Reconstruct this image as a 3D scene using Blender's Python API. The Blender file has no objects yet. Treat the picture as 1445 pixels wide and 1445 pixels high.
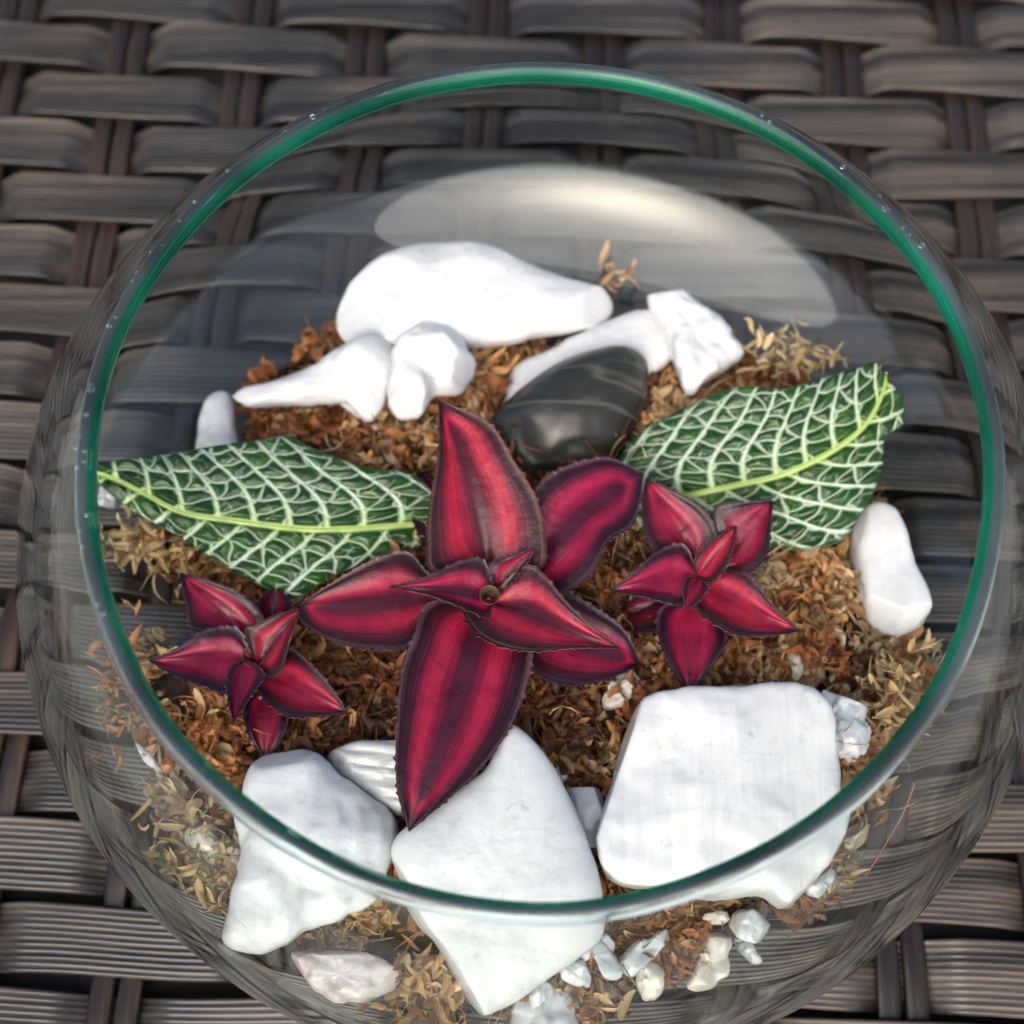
import bpy, math, random
import numpy as np
from mathutils import Matrix, Vector, noise as mnoise

# ------------------------------------------------------------------ camera, world, light, exposure
SC = bpy.context.scene
COL = SC.collection
S = 0.01                                   # everything below is worked out in centimetres
F_PX, PITCH, ROLL = 1900.0, 1.18969929, 5.52705114e-03
CAM = np.array([-0.392852, -8.151948, 23.941464])
FW = np.array([0, math.cos(PITCH), -math.sin(PITCH)])
_rt = np.array([1.0, 0, 0]); _up = np.cross(_rt, FW)
RT = math.cos(ROLL) * _rt + math.sin(ROLL) * _up
UP = -math.sin(ROLL) * _rt + math.cos(ROLL) * _up

cd = bpy.data.cameras.new('camera')
cam = bpy.data.objects.new('camera', cd); COL.objects.link(cam)
cam.matrix_world = Matrix(((RT[0], UP[0], -FW[0], CAM[0] * S), (RT[1], UP[1], -FW[1], CAM[1] * S),
                           (RT[2], UP[2], -FW[2], CAM[2] * S), (0, 0, 0, 1)))
cd.sensor_width = 36; cd.lens = 36 * F_PX / 1445
cd.clip_start = 0.01; cd.clip_end = 100
cd.dof.use_dof = True; cd.dof.focus_distance = 0.208; cd.dof.aperture_fstop = 13
SC.camera = cam

SUN_EL, SUN_AZ = math.radians(46), math.radians(-163)      # azimuth clockwise from +Y
world = bpy.data.worlds.new('World'); SC.world = world; world.use_nodes = True
wn = world.node_tree.nodes; wl = world.node_tree.links
bg = wn['Background']; bg.inputs['Strength'].default_value = 0.15
sky = wn.new('ShaderNodeTexSky'); sky.sky_type = 'NISHITA'; sky.sun_disc = False
sky.sun_elevation = SUN_EL; sky.sun_rotation = SUN_AZ
sky.air_density = 0.9; sky.dust_density = 6.0; sky.ozone_density = 0.6
wl.new(sky.outputs[0], bg.inputs[0])
ld = bpy.data.lights.new('sun', 'SUN'); ld.energy = 1.5; ld.angle = math.radians(70); ld.color = (1, 0.98, 0.95)
sun = bpy.data.objects.new('sun', ld); COL.objects.link(sun)
sd = Vector((math.sin(SUN_AZ) * math.cos(SUN_EL), math.cos(SUN_AZ) * math.cos(SUN_EL), math.sin(SUN_EL)))
sun.rotation_euler = sd.to_track_quat('Z', 'Y').to_euler(); sun.location = sd * 2

vs = SC.view_settings
vs.view_transform = 'Standard'; vs.look = 'None'; vs.gamma = 1; vs.use_curve_mapping = False
vs.exposure = 0.55
cy = SC.cycles
cy.max_bounces = 20; cy.transmission_bounces = 16; cy.glossy_bounces = 8; cy.diffuse_bounces = 5
cy.transparent_max_bounces = 16
cy.caustics_refractive = True; cy.caustics_reflective = True
cy.blur_glossy = 0.3; cy.sample_clamp_indirect = 6
cy.use_denoising = True
try: cy.denoiser = 'OPENIMAGEDENOISE'
except Exception: pass

rng = np.random.default_rng(7)
random.seed(7)

def at(px, py, z):
    """point at height z (cm) seen at pixel px, py of the photograph"""
    d = FW + RT * (px - 722.5) / F_PX + UP * (722.5 - py) / F_PX
    return CAM + d * (z - CAM[2]) / d[2]

def at_plane(px, py, p0, sx, sy):
    """point on the plane z = p0.z + sx*(x-p0.x) + sy*(y-p0.y)"""
    d = FW + RT * (px - 722.5) / F_PX + UP * (722.5 - py) / F_PX
    n = np.array([-sx, -sy, 1.0])
    return CAM + d * (n @ (p0 - CAM)) / (n @ d)

# ------------------------------------------------------------------ mesh helpers
def mesh_obj(name, V, Fc, mat, parent=None, smooth=True, origin=None, attrs=None, mats=None):
    V = np.asarray(V, float)
    if origin is None:
        origin = np.array([(V[:, 0].min() + V[:, 0].max()) / 2, (V[:, 1].min() + V[:, 1].max()) / 2, V[:, 2].min()])
    me = bpy.data.meshes.new(name)
    me.from_pydata(((V - origin) * S).tolist(), [], [tuple(int(i) for i in f) for f in Fc])
    me.update()
    if smooth: me.polygons.foreach_set('use_smooth', [True] * len(me.polygons))
    me.materials.append(mat)
    for k, a in (attrs or {}).items():
        at_ = me.attributes.new(k, 'FLOAT_COLOR', 'POINT')
        at_.data.foreach_set('color', np.asarray(a, np.float32).ravel())
    o = bpy.data.objects.new(name, me); COL.objects.link(o)
    if parent is not None:
        o.parent = parent
        o.location = Vector(origin * S) - parent.location
    else:
        o.location = origin * S
    return o

def empty(name, loc):
    o = bpy.data.objects.new(name, None); COL.objects.link(o); o.location = np.asarray(loc) * S
    o.empty_display_size = 0.01
    return o

def tag(o, label=None, cat=None, group=None, kind=None):
    if label: o['label'] = label
    if cat: o['category'] = cat
    if group: o['group'] = group
    if kind: o['kind'] = kind
    return o

def grid_faces(nu, nv, off=0, wrap_v=False, flip=False):
    i = np.arange(nu - 1)[:, None]; j = np.arange(nv if wrap_v else nv - 1)[None, :]
    j2 = (j + 1) % nv
    f = np.stack([i * nv + j, (i + 1) * nv + j, (i + 1) * nv + j2, i * nv + j2], -1).reshape(-1, 4) + off
    return f[:, ::-1] if flip else f

def solid_grid(P, th):
    """closed sheet of thickness th from a grid of points; th may be an array"""
    nu, nv = P.shape[:2]
    du = np.gradient(P, axis=0); dv = np.gradient(P, axis=1)
    n = np.cross(du, dv); n /= np.linalg.norm(n, axis=-1, keepdims=True) + 1e-9
    if n[..., 2].mean() < 0: n = -n
    t = np.broadcast_to(np.asarray(th, float), (nu, nv))[..., None]
    Q = P - n * t
    V = np.concatenate([P.reshape(-1, 3), Q.reshape(-1, 3)])
    N = nu * nv
    up = np.cross(du, dv)[..., 2].mean() > 0
    fs = [grid_faces(nu, nv, 0, flip=not up), grid_faces(nu, nv, N, flip=up)]
    b = [k for k in range(nv)] + [i * nv + nv - 1 for i in range(1, nu)] + [(nu - 1) * nv + k for k in range(nv - 2, -1, -1)] + [i * nv for i in range(nu - 2, 0, -1)]
    b = np.array(b); b2 = np.roll(b, -1)
    s = np.stack([b, b2, b2 + N, b + N], -1)
    fs.append(s if not up else s[:, ::-1])
    return V, np.concatenate(fs)

def cr(pts, n, closed=False):
    """Catmull-Rom resampling of a polyline to n points, even in arc length"""
    P = np.asarray(pts, float)
    if closed: Q = np.concatenate([P[-1:], P, P[:2]])
    else: Q = np.concatenate([2 * P[:1] - P[1:2], P, 2 * P[-1:] - P[-2:-1]])
    out = []
    t = np.linspace(0, 1, 24, endpoint=False)[:, None]
    for i in range(1, len(Q) - 2):
        a, b, c, d = Q[i - 1], Q[i], Q[i + 1], Q[i + 2]
        out.append(.5 * (2 * b + (c - a) * t + (2 * a - 5 * b + 4 * c - d) * t**2 + (3 * b - a - 3 * c + d) * t**3))
    out = np.concatenate(out + [Q[-2][None] if not closed else out[0][:1]])
    L = np.concatenate([[0], np.cumsum(np.linalg.norm(np.diff(out, axis=0), axis=1))])
    s = np.linspace(0, L[-1], n, endpoint=not closed)
    return np.stack([np.interp(s, L, out[:, k]) for k in range(out.shape[1])], -1)

def nz(P, scale, seed=0.0, octv=3):
    return np.array([mnoise.fractal(Vector(p * scale) + Vector((seed, seed * .7, -seed)), 1.0, 2.0, octv) for p in P])

# ------------------------------------------------------------------ materials
def mat(name):
    m = bpy.data.materials.new(name); m.use_nodes = True
    return m, m.node_tree.nodes, m.node_tree.links, m.node_tree.nodes['Principled BSDF']

def ramp(n, stops):
    r = n.new('ShaderNodeValToRGB'); e = r.color_ramp.elements
    while len(e) < len(stops): e.new(0.5)
    for k, (p, c) in zip(e, stops): k.position = p; k.color = (*c, 1)
    return r

def tex_noise(n, l, scale, detail=4, rough=.55, vec=None, mapscale=None, rot=(0, 0, 0)):
    tc = n.new('ShaderNodeTexCoord'); t = n.new('ShaderNodeTexNoise')
    t.inputs['Scale'].default_value = scale; t.inputs['Detail'].default_value = detail; t.inputs['Roughness'].default_value = rough
    mp = n.new('ShaderNodeMapping'); mp.inputs['Scale'].default_value = mapscale or (1, 1, 1); mp.inputs['Rotation'].default_value = rot
    l.new(tc.outputs['Object'], mp.inputs[0]); l.new(mp.outputs[0], t.inputs['Vector'])
    return t

def bump(n, l, b, src, strength, dist):
    k = n.new('ShaderNodeBump'); k.inputs['Strength'].default_value = strength; k.inputs['Distance'].default_value = dist
    l.new(src, k.inputs['Height']); l.new(k.outputs[0], b.inputs['Normal']); return k

def mat_strand(name, along, stops):
    m, n, l, b = mat(name)
    sc = (9, 260, 60) if along == 'x' else (260, 9, 60)
    t = tex_noise(n, l, 1.0, 5, .6, mapscale=sc)
    r = ramp(n, stops); l.new(t.outputs[0], r.inputs[0])
    t3 = tex_noise(n, l, 22.0, 3); r3 = ramp(n, [(.3, (.50, .55, .64)), (.5, (.95, .95, .96)), (.7, (1.5, 1.32, 1.14))]); l.new(t3.outputs[0], r3.inputs[0])
    mx = n.new('ShaderNodeMix'); mx.data_type = 'RGBA'; mx.blend_type = 'MULTIPLY'; mx.inputs[0].default_value = 1
    l.new(r.outputs[0], mx.inputs[6]); l.new(r3.outputs[0], mx.inputs[7]); l.new(mx.outputs[2], b.inputs['Base Color'])
    b.inputs['Roughness'].default_value = .32; b.inputs['Specular IOR Level'].default_value = .42
    t2 = tex_noise(n, l, 1.0, 3, .6, mapscale=tuple(3 * v for v in sc))
    bump(n, l, b, t2.outputs[0], .35, .0004)
    return m

M_WEFT = mat_strand('wicker_weft', 'x', [(.30, (.006, .006, .007)), (.43, (.022, .021, .020)), (.54, (.046, .042, .039)), (.64, (.088, .074, .062)), (.76, (.19, .175, .155))])
M_WARP = mat_strand('wicker_warp', 'y', [(.25, (.005, .004, .004)), (.45, (.017, .012, .010)), (.6, (.042, .028, .021)), (.8, (.09, .062, .046))])
m, n, l, b = mat('gap_shade_backing'); b.inputs['Base Color'].default_value = (.012, .012, .014, 1); b.inputs['Roughness'].default_value = .8; M_BACK = m  # near-black sheet added under the weave, standing in for shade in its gaps

def mat_glass(name, col, ior=1.47):
    m = bpy.data.materials.new(name); m.use_nodes = True; n = m.node_tree.nodes; l = m.node_tree.links
    n.remove(n['Principled BSDF']); g = n.new('ShaderNodeBsdfGlass')
    g.inputs['Color'].default_value = (*col, 1); g.inputs['Roughness'].default_value = 0; g.inputs['IOR'].default_value = ior
    l.new(g.outputs[0], n['Material Output'].inputs[0]); return m
M_GLASS = mat_glass('clear_glass', (.965, .985, .975))
M_RIM = mat_glass('green_edge_glass', (.50, .92, .78))
def paint_carried_light(m, col, fac):            # diffuse colour mixed into the glass paints the light the wall would carry out
    n = m.node_tree.nodes; l = m.node_tree.links
    g_ = [k for k in n if k.type == 'BSDF_GLASS'][0]; tl = n.new('ShaderNodeBsdfTranslucent'); df = n.new('ShaderNodeBsdfDiffuse')
    tl.inputs[0].default_value = (*col, 1); df.inputs[0].default_value = (*col, 1)
    m1 = n.new('ShaderNodeMixShader'); m1.inputs[0].default_value = .5; l.new(tl.outputs[0], m1.inputs[1]); l.new(df.outputs[0], m1.inputs[2])
    t = tex_noise(n, l, 30, 3); r = ramp(n, [(.35, (fac * .5,) * 3), (.65, (fac * 1.5,) * 3)]); l.new(t.outputs[0], r.inputs[0])
    m2 = n.new('ShaderNodeMixShader'); l.new(r.outputs[0], m2.inputs[0]); l.new(g_.outputs[0], m2.inputs[1]); l.new(m1.outputs[0], m2.inputs[2])
    l.new(m2.outputs[0], n['Material Output'].inputs[0])
paint_carried_light(M_RIM, (.015, .62, .36), .20)
M_LIP = mat_glass('clear_lip_glass', (.90, .97, .97)); paint_carried_light(M_LIP, (.42, .60, .66), .14)
M_WATER = mat_glass('water', (1, 1, 1), 1.33)

def mat_stone(name, c0, c1, mapscale=(1, 1, 1), rot=(0, 0, 0), rough=.22, bs=.25, sss=.12):
    m, n, l, b = mat(name)
    t = tex_noise(n, l, 70, 5, .6, mapscale=mapscale, rot=rot)
    r = ramp(n, [(.3, c0), (.62, c1)]); l.new(t.outputs[0], r.inputs[0]); src = r.outputs[0]
    def mul(fac, tx, stops):
        nonlocal src
        r3 = ramp(n, stops); l.new(tx.outputs[0], r3.inputs[0])
        mx = n.new('ShaderNodeMix'); mx.data_type = 'RGBA'; mx.blend_type = 'MULTIPLY'; mx.inputs[0].default_value = fac
        l.new(src, mx.inputs[6]); l.new(r3.outputs[0], mx.inputs[7]); src = mx.outputs[2]
    mul(.35, tex_noise(n, l, 420, 3, .6), [(.27, (.55, .48, .4)), (.35, (1, 1, 1))])                        # pits and specks
    mul(.4, tex_noise(n, l, 95, 6, .7), [(.30, (.62, .50, .38)), (.40, (1, 1, 1))])                        # soil stains
    tv = tex_noise(n, l, 26, 5, .6, mapscale=(1, 2.4, 1), rot=(0, 0, .5 + rot[2]))
    mul(.45, tv, [(.465, (1, 1, 1)), (.495, (.80, .83, .86)), (.52, (1, 1, 1))])                            # grey mineral veins
    l.new(src, b.inputs['Base Color'])
    b.inputs['Roughness'].default_value = rough
    b.inputs['Subsurface Weight'].default_value = sss; b.inputs['Subsurface Radius'].default_value = (.002, .0018, .0015)
    t2 = tex_noise(n, l, 170, 6, .65, mapscale=mapscale, rot=rot); k1 = bump(n, l, b, t2.outputs[0], bs * .6, .0014)
    t4 = tex_noise(n, l, 38, 4, .5, mapscale=mapscale, rot=rot); k2 = n.new('ShaderNodeBump'); k2.inputs['Strength'].default_value = .25; k2.inputs['Distance'].default_value = .006
    l.new(t4.outputs[0], k2.inputs['Height']); l.new(k2.outputs[0], k1.inputs['Normal'])
    return m
M_STONE = mat_stone('white_stone', (.53, .555, .575), (.66, .67, .675))
M_STREAK = mat_stone('white_streaked_stone', (.64, .65, .655), (.74, .74, .735), mapscale=(3, .3, 1.5), rot=(0, 0, .08), bs=.12)
M_STREAKX = mat_stone('white_banded_stone', (.56, .56, .55), (.72, .72, .71), mapscale=(.6, 5, 2), rot=(0, 0, -.25), bs=.35)
M_PINK = mat_stone('pinkish_white_stone', (.72, .55, .53), (.80, .78, .75), bs=.5)
M_CREAM = mat_stone('cream_stone', (.60, .54, .42), (.76, .73, .66), bs=.4)
M_GREYST = mat_stone('translucent_white_stone', (.62, .64, .655), (.74, .75, .755), bs=.4, sss=.3, rough=.25)

m, n, l, b = mat('black_pebble'); M_BLACK = m
t = tex_noise(n, l, 60, 5, .6, mapscale=(1, 2.2, 1), rot=(0, 0, .6)); r = ramp(n, [(.3, (.010, .011, .012)), (.6, (.026, .027, .022)), (.8, (.05, .048, .034))]); l.new(t.outputs[0], r.inputs[0])
tv = tex_noise(n, l, 9, 3, .5, mapscale=(2, 14, 2), rot=(0, 0, .55)); rv = ramp(n, [(.47, (0, 0, 0)), (.5, (.16, .15, .12)), (.53, (0, 0, 0))]); l.new(tv.outputs[0], rv.inputs[0])
mx = n.new('ShaderNodeMix'); mx.data_type = 'RGBA'; mx.blend_type = 'ADD'; mx.inputs[0].default_value = .35
l.new(r.outputs[0], mx.inputs[6]); l.new(rv.outputs[0], mx.inputs[7]); l.new(mx.outputs[2], b.inputs['Base Color'])
b.inputs['Roughness'].default_value = .27
t2 = tex_noise(n, l, 300, 5); bump(n, l, b, t2.outputs[0], .12, .0006)

m, n, l, b = mat('potting_soil'); M_SOIL = m
t = tex_noise(n, l, 260, 6, .7); r = ramp(n, [(.3, (.006, .004, .003)), (.55, (.022, .012, .007)), (.75, (.08, .042, .022))]); l.new(t.outputs[0], r.inputs[0]); l.new(r.outputs[0], b.inputs['Base Color'])
b.inputs['Roughness'].default_value = .9; bump(n, l, b, t.outputs[0], 1, .003)

m, n, l, b = mat('dry_moss'); M_MOSS = m
a = n.new('ShaderNodeAttribute'); a.attribute_name = 'tint'; l.new(a.outputs['Color'], b.inputs['Base Color'])
b.inputs['Roughness'].default_value = .6; b.inputs['Subsurface Weight'].default_value = 0
tr = n.new('ShaderNodeBsdfTranslucent'); l.new(a.outputs['Color'], tr.inputs[0]); ms = n.new('ShaderNodeMixShader'); ms.inputs[0].default_value = .25
l.new(b.outputs[0], ms.inputs[1]); l.new(tr.outputs[0], ms.inputs[2]); l.new(ms.outputs[0], n['Material Output'].inputs[0])

m, n, l, b = mat('red_striped_leaf'); M_RED = m          # luv = (along, |across|, shade of this leaf, -)
a = n.new('ShaderNodeAttribute'); a.attribute_name = 'luv'
sp = n.new('ShaderNodeSeparateColor'); l.new(a.outputs['Color'], sp.inputs[0])
cmb = n.new('ShaderNodeCombineXYZ'); mu = n.new('ShaderNodeMath'); mu.operation = 'MULTIPLY'; mu.inputs[1].default_value = 1.6
l.new(sp.outputs[0], mu.inputs[0]); l.new(mu.outputs[0], cmb.inputs[0])
mv = n.new('ShaderNodeMath'); mv.operation = 'MULTIPLY'; mv.inputs[1].default_value = 16; l.new(sp.outputs[1], mv.inputs[0]); l.new(mv.outputs[0], cmb.inputs[1])
mz = n.new('ShaderNodeMath'); mz.operation = 'MULTIPLY'; mz.inputs[1].default_value = 40; l.new(sp.outputs[2], mz.inputs[0]); l.new(mz.outputs[0], cmb.inputs[2])
st = n.new('ShaderNodeTexNoise'); st.inputs['Scale'].default_value = 1.6; st.inputs['Detail'].default_value = 5; l.new(cmb.outputs[0], st.inputs['Vector'])
ad = n.new('ShaderNodeMath'); ad.operation = 'MULTIPLY_ADD'; ad.inputs[1].default_value = .34; l.new(st.outputs[0], ad.inputs[0])
ab = n.new('ShaderNodeMath'); ab.operation = 'SUBTRACT'; ab.inputs[1].default_value = .17; l.new(sp.outputs[1], ab.inputs[0]); l.new(ab.outputs[0], ad.inputs[2])
r = ramp(n, [(0, (.055, .010, .018)), (.12, (.055, .009, .016)), (.25, (.145, .008, .023)), (.43, (.29, .015, .033)), (.58, (.18, .010, .027)), (.73, (.04, .008, .013)), (.88, (.016, .006, .008)), (1, (.09, .05, .045))])
l.new(ad.outputs[0], r.inputs[0])
hs = n.new('ShaderNodeMix'); hs.data_type = 'RGBA'; hs.blend_type = 'MULTIPLY'; hs.inputs[0].default_value = 1
rt_ = ramp(n, [(0, (.45, .42, .55)), (.5, (.95, .8, 1.35)), (1, (1.25, 1.1, .95))]); l.new(sp.outputs[2], rt_.inputs[0])
l.new(r.outputs[0], hs.inputs[6]); l.new(rt_.outputs[0], hs.inputs[7]); 
tm = tex_noise(n, l, 240, 5, .65); rm = ramp(n, [(.3, (.62, .66, .62)), (.5, (1, 1, 1)), (.72, (1.28, 1.35, 1.2))]); l.new(tm.outputs[0], rm.inputs[0])
h2_ = n.new('ShaderNodeMix'); h2_.data_type = 'RGBA'; h2_.blend_type = 'MULTIPLY'; h2_.inputs[0].default_value = .85
l.new(hs.outputs[2], h2_.inputs[6]); l.new(rm.outputs[0], h2_.inputs[7]); l.new(h2_.outputs[2], b.inputs['Base Color'])
b.inputs['Roughness'].default_value = .27; b.inputs['Specular IOR Level'].default_value = .26
tb = tex_noise(n, l, 420, 5); bump(n, l, b, tb.outputs[0], .3, .0007)

m, n, l, b = mat('veined_leaf'); M_VEINED = m              # vein = (vein mask, nearness to midrib, tone, -)
a = n.new('ShaderNodeAttribute'); a.attribute_name = 'vein'; sp = n.new('ShaderNodeSeparateColor'); l.new(a.outputs['Color'], sp.inputs[0])
tn = tex_noise(n, l, 260, 4); rg = ramp(n, [(.3, (.007, .030, .008)), (.55, (.014, .058, .010)), (.75, (.035, .10, .014))]); l.new(tn.outputs[0], rg.inputs[0])
rv = ramp(n, [(0, (.47, .57, .45)), (.45, (.43, .55, .32)), (1, (.30, .42, .09))]); l.new(sp.outputs[1], rv.inputs[0])
mx = n.new('ShaderNodeMix'); mx.data_type = 'RGBA'; l.new(sp.outputs[0], mx.inputs[0]); l.new(rg.outputs[0], mx.inputs[6]); l.new(rv.outputs[0], mx.inputs[7])
l.new(mx.outputs[2], b.inputs['Base Color']); b.inputs['Roughness'].default_value = .25; b.inputs['Specular IOR Level'].default_value = .32
bump(n, l, b, tex_noise(n, l, 1200, 3).outputs[0], .15, .0003)
m, n, l, b = mat('yellow_green_midrib'); M_MIDRIB = m; b.inputs['Base Color'].default_value = (.34, .46, .13, 1); b.inputs['Roughness'].default_value = .4
m, n, l, b = mat('green_cup'); M_CUP = m; b.inputs['Base Color'].default_value = (.075, .045, .018, 1); b.inputs['Roughness'].default_value = .4
m, n, l, b = mat('brown_cup'); M_CUPB = m; b.inputs['Base Color'].default_value = (.12, .065, .03, 1); b.inputs['Roughness'].default_value = .5
m, n, l, b = mat('red_thread'); M_THREAD = m; b.inputs['Base Color'].default_value = (.36, .12, .11, 1); b.inputs['Roughness'].default_value = .7

# ------------------------------------------------------------------ the woven table top
PX, PY, YAW, WX, WY = 2.6593, 1.35728, -0.0337275, -9.0411, 12.6265
cyw, syw = math.cos(YAW), math.sin(YAW)
def weave_xy(a, b): return WX + a * cyw - b * syw, WY + a * syw + b * cyw
C0, C1, R0, R1 = -5, 13, -6, 24
back = []
for (c, r_) in ((C0, R0), (C1, R0), (C1, R1), (C0, R1)): back.append(weave_xy(c * PX, -r_ * PY))
V = [(x, y, -.75) for x, y in back] + [(x, y, -1.6) for x, y in back]
table = mesh_obj('table_top', V, [(3, 2, 1, 0), (4, 5, 6, 7), (0, 1, 5, 4), (1, 2, 6, 5), (2, 3, 7, 6), (3, 0, 4, 7)], M_BACK, smooth=False)
tag(table, 'dark brown grey woven wicker table top under the glass bowl', 'table', kind='structure')

HW = .615; TH = .3; AMP = .17
prof = [(-HW + .14, -TH)]
NR = 11
prof += [(-HW + .045, -TH * .3)]
ys = np.linspace(-HW + .02, HW - .02, NR * 3 + 1)
for k, y in enumerate(ys): prof.append((y, (-.034 if k % 3 == 0 else 0) - .035 * (y / HW)**6))
prof += [(HW - .045, -TH * .3), (HW - .14, -TH)]
prof = np.array(prof)
for row in range(R0 + 1, R1):
    a = np.arange(C0 * 20, C1 * 20 + 1) / 20.0
    du_ = np.abs((a + row + 1) % 2 - 1) * PX                       # distance to the nearest upright the strand dives under
    zc = -2 * AMP * (1 - np.clip((du_ - .30) / .72, 0, 1)**2 * (3 - 2 * np.clip((du_ - .30) / .72, 0, 1))) - .05 * (1 - np.clip(du_ / PX, 0, 1))**2
    zc = zc + rng.normal(0, .012)
    ph = rng.uniform(0, 6.28, 4)
    off = .05 * np.sin(np.pi * a + np.pi * row + rng.normal(0, .5)) * rng.uniform(-.4, 1) + .03 * np.sin(a * .9 + ph[0]) + .03 * np.sin(a * 2.1 + ph[1])
    tilt = .06 * np.sin(a * 1.3 + ph[2]) + .05 * np.sin(a * 2.9 + ph[3])
    width = 1 + .05 * np.sin(a * 1.7 + ph[1])
    w = prof[None, :, 0] * width[:, None]
    A = a[:, None] * PX + 0 * w; Bv = -row * PY + off[:, None] + w
    X, Y = weave_xy(A, Bv)
    Z = zc[:, None] + prof[None, :, 1] + tilt[:, None] * w
    P = np.stack([X, Y, Z], -1)
    f = grid_faces(P.shape[0], P.shape[1])
    mesh_obj('strand', P.reshape(-1, 3), f, M_WEFT, table)
wp = np.array([(-.19, -.13), (-.205, -.05), (-.17, -.01), (-.09, .004), (0, -.006), (.09, .004), (.17, -.01), (.205, -.05), (.19, -.13)])
for c in range(C0 + 1, C1):
    for s in (-1, 1):
        bb = np.arange(R0 * 6, R1 * 6 + 1) / 6.0
        zc = -AMP - .03 + .05 * np.cos(np.pi * (bb + c)) + rng.normal(0, .01)
        off = s * .225 + .02 * np.sin(bb * .8 + rng.uniform(0, 6)) + .01 * rng.normal()
        A = c * PX + off[:, None] + wp[None, :, 0]; Bv = -bb[:, None] * PY + 0 * A
        X, Y = weave_xy(A, Bv); Z = zc[:, None] + wp[None, :, 1]
        P = np.stack([X, Y, Z], -1)
        mesh_obj('upright_strand', P.reshape(-1, 3), grid_faces(P.shape[0], P.shape[1], flip=True), M_WARP, table)

m, n, l, b = mat('added_floor_concrete'); b.inputs['Roughness'].default_value = .85
t = tex_noise(n, l, 3, 6, .6); r = ramp(n, [(.3, (.24, .235, .225)), (.7, (.36, .35, .335))]); l.new(t.outputs[0], r.inputs[0]); l.new(r.outputs[0], b.inputs['Base Color'])
added_floor = mesh_obj('ground', [(-3000, -3000, -72), (3000, -3000, -72), (3000, 3000, -72), (-3000, 3000, -72)], [(0, 1, 2, 3)], m, smooth=False)  # unseen floor, added so the glass lip does not pick up black from below
tag(added_floor, 'unseen pale concrete floor added below the wicker table to brighten the glass', 'ground', kind='structure')

# ------------------------------------------------------------------ the glass bowl
RB, ZB, RR, HR = 8.6, 2.4, 6.46, 6.45
HU = (HR - ZB) / math.sqrt(1 - (RR / RB)**2); HL = 2.76; TW = .27
def r_out(z): return RB * math.sqrt(max(0, 1 - ((z - ZB) / (HU if z > ZB else HL))**2))
outer = []
base_r = r_out(0.0)
for r_ in np.linspace(.01, base_r - .25, 14): outer.append((r_, .10 * max(0, 1 - (r_ / (base_r - .25))**2)))
outer += [(base_r - .1, .008)]
th0 = math.asin((0.04 - ZB) / HL); th1 = math.asin((HR - .17 - ZB) / HU)
for t in np.linspace(th0, 0, 50)[:-1]: outer.append((RB * math.cos(t), ZB + HL * math.sin(t)))
for t in np.linspace(0, th1, 60): outer.append((RB * math.cos(t), ZB + HU * math.sin(t)))
O = np.array(outer)
O = cr(O, 190)
_k = np.exp(-.5 * (np.arange(-24, 25) / 8.0)**2); _k /= _k.sum()
for _c in (0, 1):
    _p = np.concatenate([2 * O[0, _c] - O[24:0:-1, _c], O[:, _c], 2 * O[-1, _c] - O[-2:-26:-1, _c]]); O[:, _c] = np.convolve(_p, _k, 'valid')
O[:, 1] -= O[:, 1].min()
d = np.gradient(O, axis=0); nrm = np.stack([-d[:, 1], d[:, 0]], -1); nrm /= np.linalg.norm(nrm, axis=1, keepdims=True)
tw = np.interp(np.arange(len(O)), [0, 40, 80, len(O) - 1], [.38, .38, TW, TW]); tw = np.convolve(np.pad(tw, 15, mode='edge'), np.ones(31) / 31, 'valid')
I = O + nrm * tw[:, None]; I[0, 0] = .01; I = I[I[:, 0] > 0]
NS = 512
th = np.linspace(0, 2 * np.pi, NS, endpoint=False)
def lathe(prof, wob=0.0):
    r_ = prof[:, 0][:, None]; z = prof[:, 1][:, None]
    k = np.clip((z - .3) / 3, 0, 1)
    rr = r_ + wob * k * (.030 * np.sin(2 * th + 1) + .02 * np.sin(3 * th + .4) + .010 * np.sin(7 * th) + .006 * np.sin(13 * th + 2))
    zz = z + wob * k * (.03 * np.sin(2 * th + .7) + .012 * np.sin(5 * th))
    zz = zz + .035 * np.clip((z - 2.0) / 4.0, 0, 1) * rr * np.sin(th)          # the lip is a little higher at the back
    return np.stack([rr * np.cos(th), rr * np.sin(th), zz + 0 * rr], -1)
bowl = empty('glass_bowl', (0, 0, 0)); tag(bowl, 'round clear glass bowl with a green rim standing on the wicker', 'bowl')
Po = lathe(O, 1); Pi = lathe(I, 1)
Vw = np.concatenate([Po.reshape(-1, 3), Pi.reshape(-1, 3)])
fo = grid_faces(len(O), NS, 0, wrap_v=True, flip=True); fi = grid_faces(len(I), NS, len(O) * NS, wrap_v=True)
caps = [tuple(range(NS)), tuple(len(O) * NS + k for k in range(NS))][0:2]
Fw = [tuple(f) for f in fo] + [tuple(f) for f in fi] + [tuple(caps[0][::-1]), tuple(caps[1])]
wall = mesh_obj('wall', Vw, Fw, M_GLASS, bowl, origin=np.zeros(3))
po, pi_ = O[-1], I[-1]
mid = (po + pi_) / 2; ax = (po - pi_) / np.linalg.norm(po - pi_); upv = np.array([-ax[1], ax[0]]); upv = upv if upv[1] > 0 else -upv
hw = np.linalg.norm(po - pi_) / 2
ts = np.linspace(0, math.pi, 34)
rp = [po]
for t in ts[1:-1]:
    e = 1.0 + .8 * math.sin(t)                      # fire-polished bead thicker than the wall
    rp.append(mid + ax * (hw * math.cos(t) * e + .05 * math.sin(t)) + upv * hw * 1.9 * math.sin(t))
rp.append(pi_); rp = np.array(rp)
ks = 15                                               # the bead shows clear outside and on top, green on the side facing inwards
Pr = lathe(rp, 1)
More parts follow.
